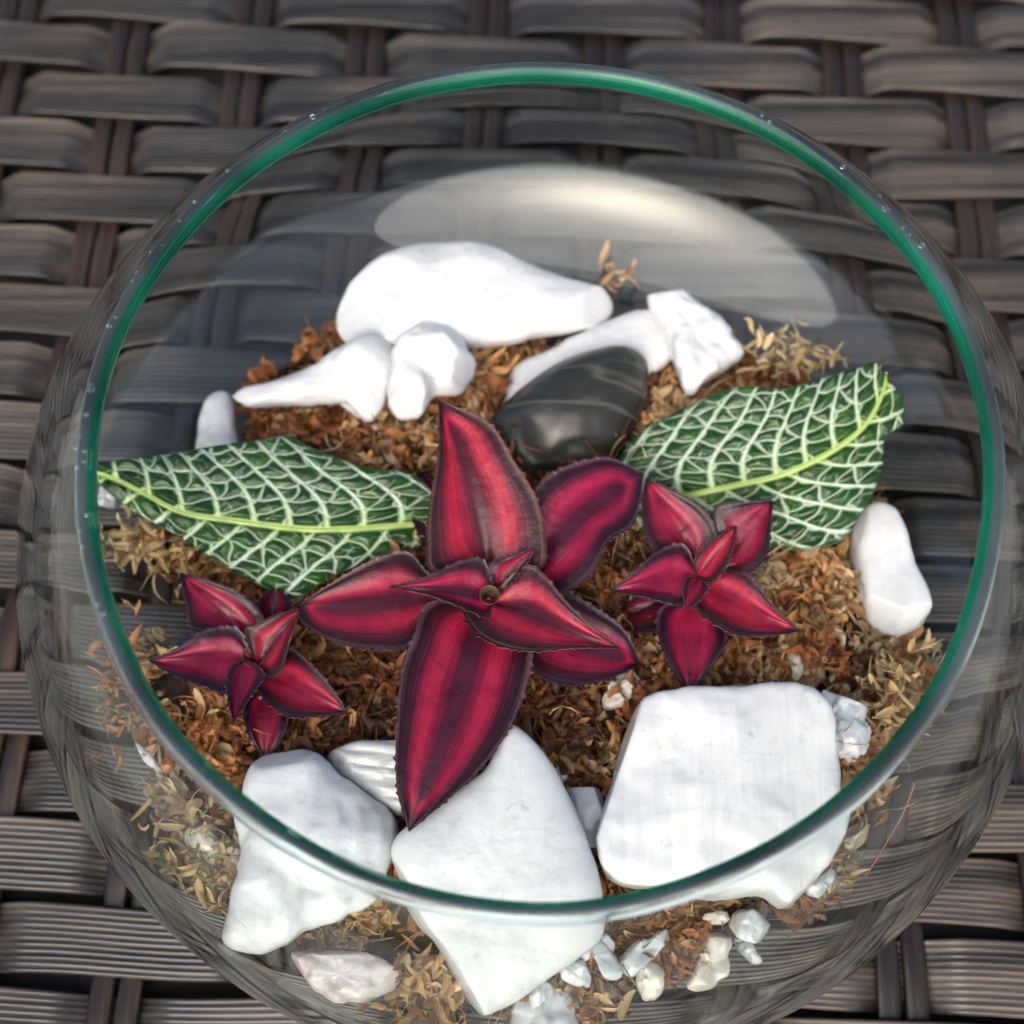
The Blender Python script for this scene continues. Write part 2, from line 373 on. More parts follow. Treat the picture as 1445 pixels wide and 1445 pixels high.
Pr[..., 2] += (.035 * np.exp(-((th - 1.62) / .10)**2) * np.sin(np.linspace(0, math.pi, len(rp)))[:, None])      # small lump in the lip
rim = mesh_obj('rim', Pr[:ks + 1].reshape(-1, 3), grid_faces(ks + 1, NS, 0, wrap_v=True, flip=True), M_LIP, bowl, origin=np.zeros(3))
rim['label'] = 'clear polished outer lip of the bowl'
rimg = mesh_obj('rim_inner_band', Pr[ks:].reshape(-1, 3), grid_faces(len(rp) - ks, NS, 0, wrap_v=True, flip=True), M_RIM, bowl, origin=np.zeros(3))
rimg['label'] = 'emerald green inner side of the lip'

def floor_z(r_):      # inner surface of the bowl
    r_ = np.minimum(r_, 8.3)
    return np.maximum(.42, ZB - (HL - TW) * np.sqrt(np.maximum(0, 1 - (r_ / (RB - TW))**2)))
def r_in(z):
    z = np.asarray(z, float)
    return np.where(z > ZB, (RB - TW) * np.sqrt(np.clip(1 - ((z - ZB) / (HU - .1))**2, .02, 1)), (RB - TW) * np.sqrt(np.clip(1 - ((z - ZB) / (HL - TW))**2, .02, 1)))

# ------------------------------------------------------------------ soil mound and moss
MOSS_PX = [(335, 600), (385, 500), (470, 470), (700, 470), (900, 490), (1040, 510), (1160, 560), (1225, 740), (1285, 900), (1290, 1010), (1235, 1075),
           (1215, 1170), (1150, 1270), (1060, 1330), (940, 1390), (830, 1440), (600, 1450), (560, 1400), (440, 1310), (335, 1285), (245, 1160), (200, 985), (190, 930),
           (225, 915), (262, 890), (300, 830), (240, 800), (160, 770), (170, 735), (300, 730), (350, 650)]
poly = cr([at(x, y, 1.2)[:2] for x, y in MOSS_PX], 240, True)
def inside(x, y):
    x = np.asarray(x); y = np.asarray(y); c = np.zeros(x.shape, bool)
    x1, y1 = poly[:, 0], poly[:, 1]; x2, y2 = np.roll(x1, -1), np.roll(y1, -1)
    for a1, b1, a2, b2 in zip(x1, y1, x2, y2):
        if b1 == b2: continue
        c ^= ((b1 > y) != (b2 > y)) & (x < (a2 - a1) * (y - b1) / (b2 - b1) + a1)
    return c
def edge_d(x, y):
    x = np.asarray(x); y = np.asarray(y); sh = x.shape
    D = np.min(np.hypot(x.ravel()[:, None] - poly[None, :, 0], y.ravel()[:, None] - poly[None, :, 1]), axis=1).reshape(sh)
    return np.where(inside(x, y), D, -D)
NG = 131
gx = np.linspace(-8.4, 8.4, NG); GX, GY = np.meshgrid(gx, gx, indexing='ij')
GD = edge_d(GX, GY); GR = np.hypot(GX, GY)
gn = nz(np.stack([GX.ravel(), GY.ravel(), 0 * GX.ravel()], -1), 1.2, 3.1, 4).reshape(NG, NG)
GH = floor_z(GR) + np.maximum(0, 1.15 * (1 - np.exp(-np.maximum(0, GD) / .9)) + .42 * gn * np.clip(GD, 0, 1))
GH = np.minimum(GH, 2.2 - .45 * np.clip((-GY - 3.8) / 1.5, 0, 1)); GH = np.maximum(GH, floor_z(GR))
def ground(x, y):
    fx = np.clip((np.asarray(x) + 8.4) / 16.8 * (NG - 1), 0, NG - 1.001); fy = np.clip((np.asarray(y) + 8.4) / 16.8 * (NG - 1), 0, NG - 1.001)
    i = fx.astype(int); j = fy.astype(int); a = fx - i; b = fy - j
    return GH[i, j] * (1 - a) * (1 - b) + GH[i + 1, j] * a * (1 - b) + GH[i, j + 1] * (1 - a) * b + GH[i + 1, j + 1] * a * b
def edge_q(x, y):
    fx = np.clip((x + 8.4) / 16.8 * (NG - 1), 0, NG - 1.001); fy = np.clip((y + 8.4) / 16.8 * (NG - 1), 0, NG - 1.001)
    return GD[int(round(fx)), int(round(fy))]
idx = -np.ones((NG, NG), int); keep = GD > .12
cellk = keep[:-1, :-1] & keep[1:, :-1] & keep[:-1, 1:] & keep[1:, 1:]
used = np.zeros((NG, NG), bool)
for a_, b_ in ((0, 0), (1, 0), (0, 1), (1, 1)): used[a_:NG - 1 + a_, b_:NG - 1 + b_] |= cellk
idx[used] = np.arange(used.sum()); ii, jj = np.nonzero(cellk)
top = np.stack([GX[used], GY[used], GH[used] - .1], -1); bot = top.copy(); bot[:, 2] = floor_z(GR[used]) + .01
bot[:, 2] = np.minimum(bot[:, 2], top[:, 2] - .01)
ft = np.stack([idx[ii, jj], idx[ii + 1, jj], idx[ii + 1, jj + 1], idx[ii, jj + 1]], -1)
soil = mesh_obj('soil', np.concatenate([top, bot]), np.concatenate([ft, ft[:, ::-1] + len(top)]), M_SOIL)
tag(soil, 'dark brown soil mound beneath the dry moss in the bowl', 'soil', kind='stuff')

TINTS = np.array([(.47, .20, .07), (.32, .12, .04), (.54, .37, .19), (.12, .05, .02), (.66, .50, .29), (.50, .27, .11)])
def zone_tint(x, y, r_):
    # rust brown at the left, tan towards the right and the back, pale at dried edges
    w = np.array([.28, .26, .10, .22, .03, .11])
    if x > 2.2 and y < 3: w = np.array([.18, .10, .30, .10, .18, .14])
    if y > 2.0: w = np.array([.18, .16, .26, .14, .10, .16])
    if r_ > 6.7: w = np.array([.22, .12, .26, .06, .22, .12])
    if x < -3.5 and r_ < 6.7: w = np.array([.36, .32, .06, .16, .02, .08])
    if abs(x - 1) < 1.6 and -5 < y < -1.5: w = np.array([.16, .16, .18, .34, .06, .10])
    if math.hypot(x + 1.8, y + 1.8) < 2.0 or math.hypot(x - .9, y + 2.9) < 1.3: w = np.array([.14, .30, .05, .44, .01, .06])      # darker tints paint the shade under and beside the big rosette
    return TINTS[rng.choice(6, p=w / w.sum())] * rng.uniform(.7, 1.25)

def ribbons(starts, lens, widths, up=.35, curl=2.4, tint=None, nseg=6, cup=.35, azs=None):
    VV, FF, CC = [], [], []
    off = 0
    for k, (p, L, w) in enumerate(zip(starts, lens, widths)):
        az = rng.uniform(0, 6.283) if azs is None else azs[k]; dirv = np.array([math.cos(az), math.sin(az), rng.normal(up, .35)]); dirv /= np.linalg.norm(dirv)
        ax = rng.normal(size=3); ax /= np.linalg.norm(ax); ang = rng.normal(0, curl) / nseg
        side = np.cross(dirv, rng.normal(size=3)); side /= np.linalg.norm(side)
        pts = []; q = np.array(p, float); tw_ = rng.normal(0, .35)
        c = tint[k] if tint is not None else zone_tint(q[0], q[1], math.hypot(q[0], q[1]))
        for s in range(nseg + 1):
            t = s / nseg; ww = w * (math.sin(math.pi * min(1, .12 + t * .84)))**.7
            nn = np.cross(dirv, side)
            rr = math.hypot(q[0], q[1]); lim = float(r_in(q[2])) - .06
            if rr > lim: q[:2] *= lim / rr
            q[2] = max(q[2], float(floor_z(min(rr, 8.2))) + .03)
            pts += [q - side * ww * .5 + nn * ww * cup, q.copy(), q + side * ww * .5 + nn * ww * cup]
            q = q + dirv * L / nseg
            R = Matrix.Rotation(ang, 3, Vector(ax)); dirv = np.array(R @ Vector(dirv)); side = np.array(R @ Vector(side))
            side = np.array(Matrix.Rotation(tw_, 3, Vector(dirv)) @ Vector(side))
            ax = ax + rng.normal(0, .25, 3); ax /= np.linalg.norm(ax)
        VV.append(np.array(pts)); FF.append(grid_faces(nseg + 1, 3, off)); CC += [(*(c * rng.uniform(.85, 1.15)), 1)] * len(pts)
        off += len(pts)
    return np.concatenate(VV), np.concatenate(FF), np.array(CC)

NC = 450                                              # matted clumps, each with its own tone, lie and height
cl = []
while len(cl) < NC:
    xy = rng.uniform(-8.2, 8.2, 2)
    if edge_q(*xy) > .0 + .1 * rng.normal() and math.hypot(*xy) < 8.0: cl.append(xy)
ST, LN, WD, TN, AZ = [], [], [], [], []
for c in cl:
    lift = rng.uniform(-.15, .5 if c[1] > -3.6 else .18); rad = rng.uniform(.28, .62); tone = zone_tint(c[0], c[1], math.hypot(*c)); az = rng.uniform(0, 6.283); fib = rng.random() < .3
    for k in range(int(rng.uniform(36, 84))):
        q = rng.normal(0, .5, 2) * rad; r2_ = math.hypot(*q) / rad
        x, y = c + q
        if edge_q(x, y) < -.25: continue
        ST.append((x, y, float(ground(x, y)) + lift * max(0, 1 - r2_**2) + rng.uniform(-.1, .06)))
        thin = rng.random() < (.5 if fib else .18)
        LN.append(rng.uniform(.4, 1.1) if thin else rng.uniform(.28, .65)); WD.append(rng.uniform(.02, .05) if thin else rng.uniform(.09, .25))
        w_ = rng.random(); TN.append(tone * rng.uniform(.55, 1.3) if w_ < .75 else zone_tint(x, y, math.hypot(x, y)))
        AZ.append(az + rng.normal(0, .8))
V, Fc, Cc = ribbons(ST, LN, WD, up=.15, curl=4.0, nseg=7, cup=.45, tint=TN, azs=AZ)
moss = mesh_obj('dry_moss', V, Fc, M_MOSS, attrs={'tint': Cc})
tag(moss, 'rust brown and tan dried moss filling the bottom of the bowl', 'moss', kind='stuff')

def sprig(px, py, z, ext, n_, col, label, dirs=None):
    """a loose tuft of dried moss: a few stems with leaflets, one thing"""
    c = at(px, py, z); S3, L3, W3, T3 = [], [], [], []
    for k in range(n_):
        S3.append(c + rng.normal(0, 1, 3) * np.array(ext) * .5); L3.append(rng.uniform(.25, .6)); W3.append(rng.uniform(.06, .15)); T3.append(np.array(col) * rng.uniform(.6, 1.25))
    V, Fc, Cc = ribbons(S3, L3, W3, tint=T3)
    return tag(mesh_obj('moss_tuft', V, Fc, M_MOSS, attrs={'tint': Cc}), label, 'moss')

# ------------------------------------------------------------------ stones
def stone(name, outline, z, t_up, t_dn, mt, label, cat='stone', sx=0., sy=0., n=2.6, rough=.05, scale=.9, ribs=None, group=None, lump=None, nr=18, no=88, cuts=5):
    ol = cr(outline, no, True); c = ol.mean(0); p0 = at(c[0], c[1], z)
    W = np.array([at_plane(x, y, p0, sx, sy) for x, y in ol]); cen = W.mean(0)
    V = [cen + np.array([0, 0, t_up])]
    rings = []
    phis = np.concatenate([np.linspace(0, np.pi / 2, nr)[1:], np.pi / 2 + np.linspace(0, np.pi / 2, max(5, nr // 2))[1:-1]])
    for ph in phis:
        s = math.sin(ph)**(2 / n); cz = abs(math.cos(ph))**(2 / n); h = t_up * cz if ph <= np.pi / 2 else -t_dn * cz
        rings.append(cen + (W - cen) * s + np.array([0, 0, h]))
    V = np.concatenate([[cen + np.array([0, 0, t_up])], *rings, [cen - np.array([0, 0, t_dn])]])
    seed = rng.uniform(0, 50)
    dsp = nz(V - cen, scale, seed, 4); dx = nz(V - cen, scale, seed + 9, 3)
    dirn = V - cen; dirn /= np.linalg.norm(dirn, axis=1, keepdims=True) + 1e-6
    V = V + dirn * (dsp * rough * 2)[:, None]
    V[:, 2] += dx * rough * 1.5
    if lump:
        for lx, ly, lr, lh in lump:
            q = at(lx, ly, z); dd = np.hypot(V[:, 0] - q[0], V[:, 1] - q[1]); V[:, 2] += np.where(V[:, 2] > cen[2] - .1, lh, 0) * np.exp(-(dd / lr)**2)
    if ribs:
        ang, per, amp = ribs; k = V[:, 0] * math.cos(ang) + V[:, 1] * math.sin(ang)
        up_ = (V[:, 2] > cen[2] - .02)
        V[:, 2] += up_ * amp * np.abs(np.sin(k * math.pi / per))
    # broken faces: shave the rounded form with a few planes
    for _ in range(cuts):
        dn = rng.normal(size=3); dn[2] = abs(dn[2]) * .9 + .15; dn /= np.linalg.norm(dn); pr = (V - cen) @ dn; lim_ = pr.max() * rng.uniform(.74, .93)
        V = V - dn * np.maximum(0, pr - lim_)[:, None] * .93
    # keep inside the bowl
    rr = np.hypot(V[:, 0], V[:, 1]); lim = r_in(V[:, 2]) - .03; k = np.minimum(1, lim / rr); V[:, :2] *= k[:, None]
    fl = floor_z(np.hypot(V[:, 0], V[:, 1])) + .02; V[:, 2] = np.maximum(V[:, 2], fl)
    m_ = len(rings); Fc = [(0, 1 + (j + 1) % no, 1 + j)[::-1] for j in range(no)]
    Fc += [tuple(f) for f in grid_faces(m_, no, 1, wrap_v=True)]
    e = len(V) - 1; Fc += [(e, 1 + (m_ - 1) * no + j, 1 + (m_ - 1) * no + (j + 1) % no)[::-1] for j in range(no)]
    # outline order decides the winding
    area = np.sum(W[:, 0] * np.roll(W[:, 1], -1) - np.roll(W[:, 0], -1) * W[:, 1])
    if area < 0: Fc = [f[::-1] for f in Fc]
    o = mesh_obj(name, V, Fc, mt)
    return tag(o, label, cat, group)

stone('white_stone', [(470, 440), (490, 400), (530, 370), (590, 358), (670, 356), (720, 368), (780, 392), (850, 412), (893, 432), (880, 450), (820, 466), (760, 474), (720, 486), (650, 490), (560, 490), (490, 480)],
      2.0, .45, .5, M_STONE, 'long smooth white stone lying behind the others at the back of the bowl', n=2.4, rough=.05, scale=.7, lump=[(640, 400, 1.2, .3)], cuts=2, nr=22, no=120)
stone('white_stone', [(332, 555), (400, 535), (455, 508), (510, 482), (548, 480), (562, 520), (550, 560), (528, 590), (505, 585), (490, 565), (440, 570), (390, 572), (345, 574)],
      2.0, .3, .4, M_STONE, 'white wedge shaped stone with a thin tail beside the lumpy stone', n=2.2, rough=.05, scale=1.3, lump=[(520, 510, .5, .3)], cuts=0)
stone('white_stone', [(556, 485), (600, 460), (640, 462), (660, 485), (670, 520), (650, 545), (615, 560), (588, 592), (560, 588), (548, 560), (548, 520)],
      2.3, .5, .5, M_STONE, 'lumpy white stone with a pointed foot in front of the long stone', n=2.3, rough=.07, scale=1.0, cuts=7, lump=[(635, 500, .35, .18), (580, 490, .35, .2), (575, 560, .25, .15)], nr=22, no=110)
stone('white_stone', [(276, 640), (282, 590), (300, 560), (325, 560), (334, 600), (338, 650), (310, 660)], 1.6, .35, .5, M_STONE,
      'small upright white stone half hidden behind the white veined leaf', n=2.3, rough=.05, cuts=1)
stone('white_stone', [(708, 555), (720, 520), (780, 490), (850, 458), (915, 440), (945, 470), (945, 510), (900, 540), (860, 560), (780, 575), (720, 575)],
      1.7, .35, .5, M_STONE, 'flat white stone leaning behind the black pebble', n=2.3, rough=.04, sy=.1, cuts=1)
stone('white_stone', [(913, 425), (925, 408), (955, 412), (1000, 440), (1046, 492), (1030, 510), (1000, 535), (975, 556), (955, 525), (940, 475)],
      2.2, .35, .5, M_STONE, 'kite shaped white stone with a sharp lower corner beside the black pebble', n=3, rough=.06, scale=1.3, cuts=2)
stone('black_pebble', [(690, 595), (725, 562), (775, 525), (830, 500), (880, 493), (910, 508), (915, 540), (900, 590), (870, 640), (820, 665), (760, 672), (720, 650), (700, 620)],
      1.9, .7, .6, M_BLACK, 'smooth black river pebble among the white stones', 'pebble', n=2.1, rough=.03, sy=.15, scale=.6, nr=22, no=100, cuts=0)
stone('white_stone', [(1205, 740), (1225, 716), (1255, 716), (1272, 740), (1292, 795), (1312, 850), (1306, 878), (1270, 892), (1230, 870), (1212, 820)],
      1.9, .28, .6, M_STREAK, 'elongated white stone standing against the glass beside the tan moss', n=4.5, rough=.03, sx=.3, cuts=3)
stone('white_stone', [(905, 985), (960, 972), (1040, 970), (1090, 960), (1140, 963), (1166, 990), (1176, 1040), (1182, 1100), (1178, 1160), (1160, 1225), (1112, 1275), (1065, 1250), (980, 1252), (870, 1243), (840, 1200), (845, 1150), (868, 1090), (876, 1030)],
      2.5, .42, .7, M_STREAK, 'large blocky white stone slab with fine streaks on its flat top', n=5, rough=.055, scale=.9, sy=.05, cuts=1, nr=22, no=120)
stone('white_stone', [(1150, 985), (1190, 980), (1215, 1000), (1235, 1045), (1220, 1070), (1190, 1060), (1165, 1060)],
      2.0, .3, .5, M_GREYST, 'translucent crumbly white stone tucked beside the large streaked slab', n=2.6, rough=.13, scale=2)
stone('white_stone', [(718, 1022), (742, 1036), (775, 1075), (805, 1130), (832, 1190), (852, 1262), (840, 1325), (780, 1375), (700, 1428), (645, 1436), (620, 1390), (612, 1340), (572, 1290), (556, 1225), (566, 1178), (640, 1120), (684, 1086), (702, 1050)],
      2.5, .42, .7, M_STONE, 'white stone with a curved pointed tip beneath the long red leaf', n=3, rough=.03, scale=.6, sy=.14, cuts=1, nr=22, no=120)
stone('white_stone', [(342, 1110), (365, 1072), (405, 1056), (445, 1068), (490, 1105), (550, 1150), (562, 1195), (545, 1245), (500, 1280), (440, 1310), (400, 1338), (350, 1350), (318, 1335), (325, 1280), (340, 1210), (335, 1150)],
      2.3, .5, .6, M_GREYST, 'big rounded milky white stone by the glass under the small left rosette', n=2.6, rough=.08, scale=.8, cuts=1, nr=22, no=120)
stone('white_stone', [(445, 1075), (500, 1052), (560, 1042), (600, 1050), (620, 1090), (600, 1140), (560, 1150), (500, 1110)],
      1.9, .4, .5, M_STREAKX, 'white stone with ribbed bands half under the long red leaf', n=3, rough=.03, ribs=(1.45, .22, .05), nr=18)
stone('white_stone', [(795, 1120), (820, 1112), (850, 1120), (852, 1160), (840, 1195), (815, 1180)], 1.7, .3, .5, M_GREYST,
      'small grey white stone wedged between pointed stone and streaked slab', n=2.4, rough=.06)
stone('white_stone', [(850, 965), (870, 950), (895, 948), (893, 985), (870, 1002), (852, 995)], 1.7, .25, .4, M_CREAM, 'tiny cream stone on the moss above the streaked slab', n=2.4, rough=.1, scale=2)
stone('white_stone', [(402, 1348), (440, 1342), (500, 1346), (545, 1360), (567, 1382), (540, 1405), (490, 1421), (450, 1410), (420, 1385)],
      1.75, .3, .4, M_PINK, 'pinkish white stone lying low against the front glass', n=3, rough=.07, scale=1.6)
CH = [('curved white stone chip in the front moss', [(800, 1330), (835, 1312), (868, 1340), (872, 1378), (850, 1375), (835, 1345), (815, 1360)], M_STONE),
      ('long white stone chip pointing from the front moss', [(870, 1360), (905, 1320), (945, 1303), (940, 1330), (905, 1365), (880, 1378)], M_STONE),
      ('tooth shaped white chip below the pointed stone', [(782, 1352), (805, 1345), (830, 1365), (825, 1392), (800, 1388)], M_STONE),
      ('cream flaky stone chip in the front moss', [(985, 1330), (1010, 1305), (1030, 1325), (1025, 1370), (1000, 1402), (972, 1398), (980, 1365)], M_CREAM),
      ('grey white angular chip beside the streaked slab', [(1030, 1300), (1055, 1278), (1085, 1300), (1075, 1325), (1045, 1328)], M_GREYST),
      ('white chunk of stone at the foot of the front moss', [(712, 1425), (740, 1400), (790, 1395), (812, 1420), (805, 1460), (730, 1465)], M_GREYST),
      ('flat white chip between streaked slab and front glass', [(1130, 1250), (1155, 1228), (1180, 1225), (1175, 1250), (1150, 1268)], M_STONE),
      ('slim white chip against the glass beside the slab', [(1175, 1195), (1205, 1165), (1220, 1165), (1205, 1190), (1180, 1212)], M_STONE),
      ('small white chip in moss by the left glass', [(196, 1052), (212, 1045), (238, 1075), (234, 1092), (215, 1082)], M_STONE),
      ('four sided white chip in the pale moss by the glass', [(262, 1180), (280, 1168), (320, 1195), (322, 1215), (300, 1222), (275, 1205)], M_CREAM),
      ('rounded cream chip beside the milky stone', [(325, 1200), (345, 1192), (352, 1215), (338, 1228)], M_CREAM),
      ('bright white chip under the tip of the veined leaf', [(140, 690), (152, 684), (164, 700), (158, 716), (142, 712)], M_STONE),
      ('tiny white chip beside the pointed stone tip', [(782, 1085), (800, 1082), (803, 1098), (788, 1104)], M_STONE),
      ('thin white chip standing in the tan moss', [(1115, 935), (1124, 928), (1130, 950), (1120, 962)], M_CREAM)]
for lab, x, y, w, h, mt in (('sliver of white stone beside the curved chip', 845, 1322, 26, 15, M_STONE), ('flat white flake beneath the long white chip', 915, 1382, 30, 16, M_CREAM),
                           ('white flake lying beside the foot of the pointed stone', 742, 1372, 24, 20, M_STONE), ('narrow white flake resting on the white chunk of stone', 765, 1398, 28, 13, M_STONE),
                           ('cream flake between the cream flaky chip and the slab', 1010, 1290, 24, 12, M_CREAM), ('small white flake below the grey white angular chip', 1060, 1345, 22, 13, M_STONE)):
    a_ = rng.uniform(0, 3.1); CH.append((lab, [(x + w * rng.uniform(.7, 1.1) * math.cos(k_) * math.cos(a_) - h * math.sin(k_) * math.sin(a_), y + w * math.cos(k_) * math.sin(a_) + h * rng.uniform(.8, 1.1) * math.sin(k_) * math.cos(a_)) for k_ in np.linspace(0, 2 * math.pi, 8)[:-1]], mt))
for lab, ol, mt in CH:
    q = at(*np.mean(ol, 0), 1.6); zc = float(ground(q[0], q[1])) + (.3 if q[1] < -5.5 else .12)
    stone('stone_chip', ol, max(zc, 1.0), .16, .3, mt, lab, 'chip', n=3, rough=.07, scale=2.5, nr=9, no=36, cuts=6)

# ------------------------------------------------------------------ leaves
def ruled(mid, e1, e2, nu, nv):
    """surface through edge e1, midline and edge e2 (all nu x 3), edges sampled with nv points"""
    v = np.linspace(-1, 1, nv)
    P = np.where(v[None, :, None] < 0, mid[:, None] + (e1 - mid)[:, None] * -v[None, :, None], mid[:, None] + (e2 - mid)[:, None] * v[None, :, None])
    return P, v

def red_leaf(parent, base, tip, e1, e2, zb, zm, zt, shade, fold=.25, midpx=None, bow=.0, teeth=True, edge_dz=(0, 0), stripe=1.0):
    nu, nv = 200, 29
    mp = [base] + (midpx or []) + [tip]
    m2 = cr(mp, nu) if len(mp) > 2 else np.linspace(base, tip, nu)
    a = cr([base] + e1 + [tip], nu); b_ = cr([base] + e2 + [tip], nu)
    t = np.linspace(0, 1, nu)
    z = (1 - t)**2 * zb + 2 * t * (1 - t) * (2 * zm - .5 * (zb + zt)) + t * t * zt
    wv = np.sin(np.pi * np.clip(t, 0, 1))**.6
    mid = np.array([at(x, y, zz) for (x, y), zz in zip(m2, z)])
    f1 = np.array([at(x, y, zz) for (x, y), zz in zip(a, z + (fold + edge_dz[0]) * wv)])
    f2 = np.array([at(x, y, zz) for (x, y), zz in zip(b_, z + (fold + edge_dz[1]) * wv)])
    P, v = ruled(mid, f1, f2, nu, nv)
    # channelled cross-section: smooth, not a crease
    P[..., 2] += (fold * .35 * (np.abs(v)[None, :]**2 - np.abs(v)[None, :]) * wv[:, None])
    P[..., 2] += .02 * np.sin(v * 9 + t[:, None] * 3) * wv[:, None] * (np.abs(v) < .8)
    P[..., 2] += .03 * np.sin(t[:, None] * 9 + shade * 30) * (v**2)[None, :] * wv[:, None]
    if teeth:
        L = np.linalg.norm(np.diff(mid, axis=0), axis=1).sum(); nt = L / .13
        for j, ph in ((0, 0.), (nv - 1, .4)):
            s_ = (t * nt + ph + .25 * np.sin(t * 23 + shade * 9)) % 1.0; g = np.where(s_ < .75, s_ / .75, (1 - s_) / .25)**2 * .06 * (.55 + .45 * np.sin(t * 61 + shade * 20)) * np.clip(wv * 1.6, 0, 1)
            dv = P[:, j] - mid; dv /= np.linalg.norm(dv, axis=1, keepdims=True) + 1e-6
            P[:, j] += dv * g[:, None]
    V, Fc = solid_grid(P, .055 * np.clip(wv, .15, 1)[:, None] * (1 - .6 * np.abs(v)[None, :]**3))
    v0 = np.maximum(np.abs(v), .42 * (1 - stripe))[None, :]; tt = np.clip((t - .80) / .2, 0, 1)[:, None]
    veff = np.clip(v0 + (.95 - v0) * tt * tt * (3 - 2 * tt) * .9, 0, 1)
    luv = np.stack([np.broadcast_to(t[:, None], (nu, nv)), veff, np.full((nu, nv), shade), np.ones((nu, nv))], -1).reshape(-1, 4)
    return mesh_obj('leaf', V, Fc, M_RED, parent, attrs={'luv': np.concatenate([luv, luv])})

def stem(parent, top, mt, r_=.16, name='stem'):
    g = float(ground(top[0], top[1])) - .15; k = 14; zs = np.linspace(g, top[2], 6)
    a = np.linspace(0, 2 * np.pi, k, endpoint=False)
    P = np.array([[(top[0] + r_ * (1 - .3 * i / 5) * math.cos(q), top[1] + r_ * (1 - .3 * i / 5) * math.sin(q), z_) for q in a] for i, z_ in enumerate(zs)])
    V = np.concatenate([P.reshape(-1, 3)]); Fc = [tuple(f) for f in grid_faces(6, k, wrap_v=True, flip=True)] + [tuple(range(5 * k, 6 * k))]
    return mesh_obj(name, V, Fc, mt, parent)

def cup(parent, c, r_, h, mt):
    k = 20; a = np.linspace(0, 2 * np.pi, k, endpoint=False); pr = [(r_ * .25, -h), (r_ * .6, -h * .7), (r_ * .95, 0), (r_ * .97, h * .1), (r_ * .9, h * .08), (r_ * .7, -h * .5), (r_ * .4, -h * .85), (.02, -h * .95)]
    P = np.array([[(c[0] + q[0] * math.cos(x), c[1] + q[0] * math.sin(x), c[2] + q[1]) for x in a] for q in pr])
    return mesh_obj('centre_cup', P.reshape(-1, 3), grid_faces(len(pr), k, wrap_v=True, flip=True), mt, parent)

# big rosette
c0 = at(692, 838, 2.75)
pl = empty('bromeliad', (c0[0], c0[1], float(ground(c0[0], c0[1]))))
tag(pl, 'large crimson striped rosette plant with toothed leaves in the middle of the bowl', 'plant')
stem(pl, at(690, 842, 2.55), M_CUP, .3)
red_leaf(pl, (640, 790), (592, 664), [(600, 770), (580, 720), (582, 685)], [(660, 740), (640, 700), (606, 675)], 2.3, 2.2, 2.1, .12)
red_leaf(pl, (740, 830), (909, 668), [(742, 730), (760, 684), (800, 658), (857, 646)], [(795, 834), (834, 808), (858, 764), (896, 736)], 2.45, 2.95, 2.75, .5, midpx=[(780, 770), (850, 706)], fold=.16)
red_leaf(pl, (640, 845), (416, 856), [(602, 806), (574, 778), (528, 790), (469, 822)], [(612, 850), (578, 910), (519, 916), (473, 906), (428, 880)], 2.5, 2.65, 2.35, .72, midpx=[(560, 850), (480, 856)], fold=.12)
red_leaf(pl, (740, 880), (905, 938), [(789, 832), (830, 851), (880, 888)], [(745, 930), (762, 953), (798, 966), (850, 962)], 2.4, 2.5, 2.0, .45, midpx=[(810, 905)], fold=.15)
red_leaf(pl, (680, 850), (577, 1174), [(606, 851), (583, 900), (566, 950), (559, 1043), (561, 1115)], [(755, 875), (752, 925), (738, 983), (715, 1034), (674, 1088), (629, 1130)], 2.65, 3.05, 2.95, .62, midpx=[(662, 930), (635, 1020), (600, 1110)], fold=.14)
red_leaf(pl, (692, 818), (619, 564), [(612, 808), (603, 768), (606, 714), (619, 640)], [(762, 806), (769, 755), (756, 700), (722, 645), (690, 598)], 2.75, 3.35, 3.6, .85, midpx=[(684, 760), (670, 700), (648, 630)], fold=.16)
red_leaf(pl, (700, 842), (549, 828), [(683, 790), (647, 794), (606, 812)], [(690, 870), (668, 864), (638, 852), (601, 838)], 2.9, 3.25, 3.35, .55, fold=.15)
red_leaf(pl, (686, 850), (877, 915), [(735, 800), (764, 808), (802, 851), (839, 886)], [(654, 858), (670, 892), (702, 911), (747, 918), (811, 914)], 2.9, 3.2, 3.1, .8, midpx=[(745, 862), (810, 893)], fold=.18)
red_leaf(pl, (700, 832), (757, 772), [(690, 800), (712, 787)], [(722, 822), (738, 800)], 2.95, 3.25, 3.6, .35, fold=.12)
cup(pl, at(691, 840, 3.2), .17, .3, M_CUP)
# water in the heart
k = 24; a = np.linspace(0, 2 * np.pi, k, endpoint=False); q = at(690, 843, 3.13)
q = at(690, 844, 3.02)
P = np.array([[(q[0] + .085 * math.sin(p) * math.cos(x), q[1] + .085 * math.sin(p) * math.sin(x), q[2] + .07 * math.cos(p)) for x in a] for p in np.linspace(.05, 3.09, 12)])
wd = mesh_obj('water_drop', P.reshape(-1, 3), grid_faces(12, k, wrap_v=True), M_WATER)
tag(wd, 'shiny water drop in the heart of the large rosette', 'water drop')

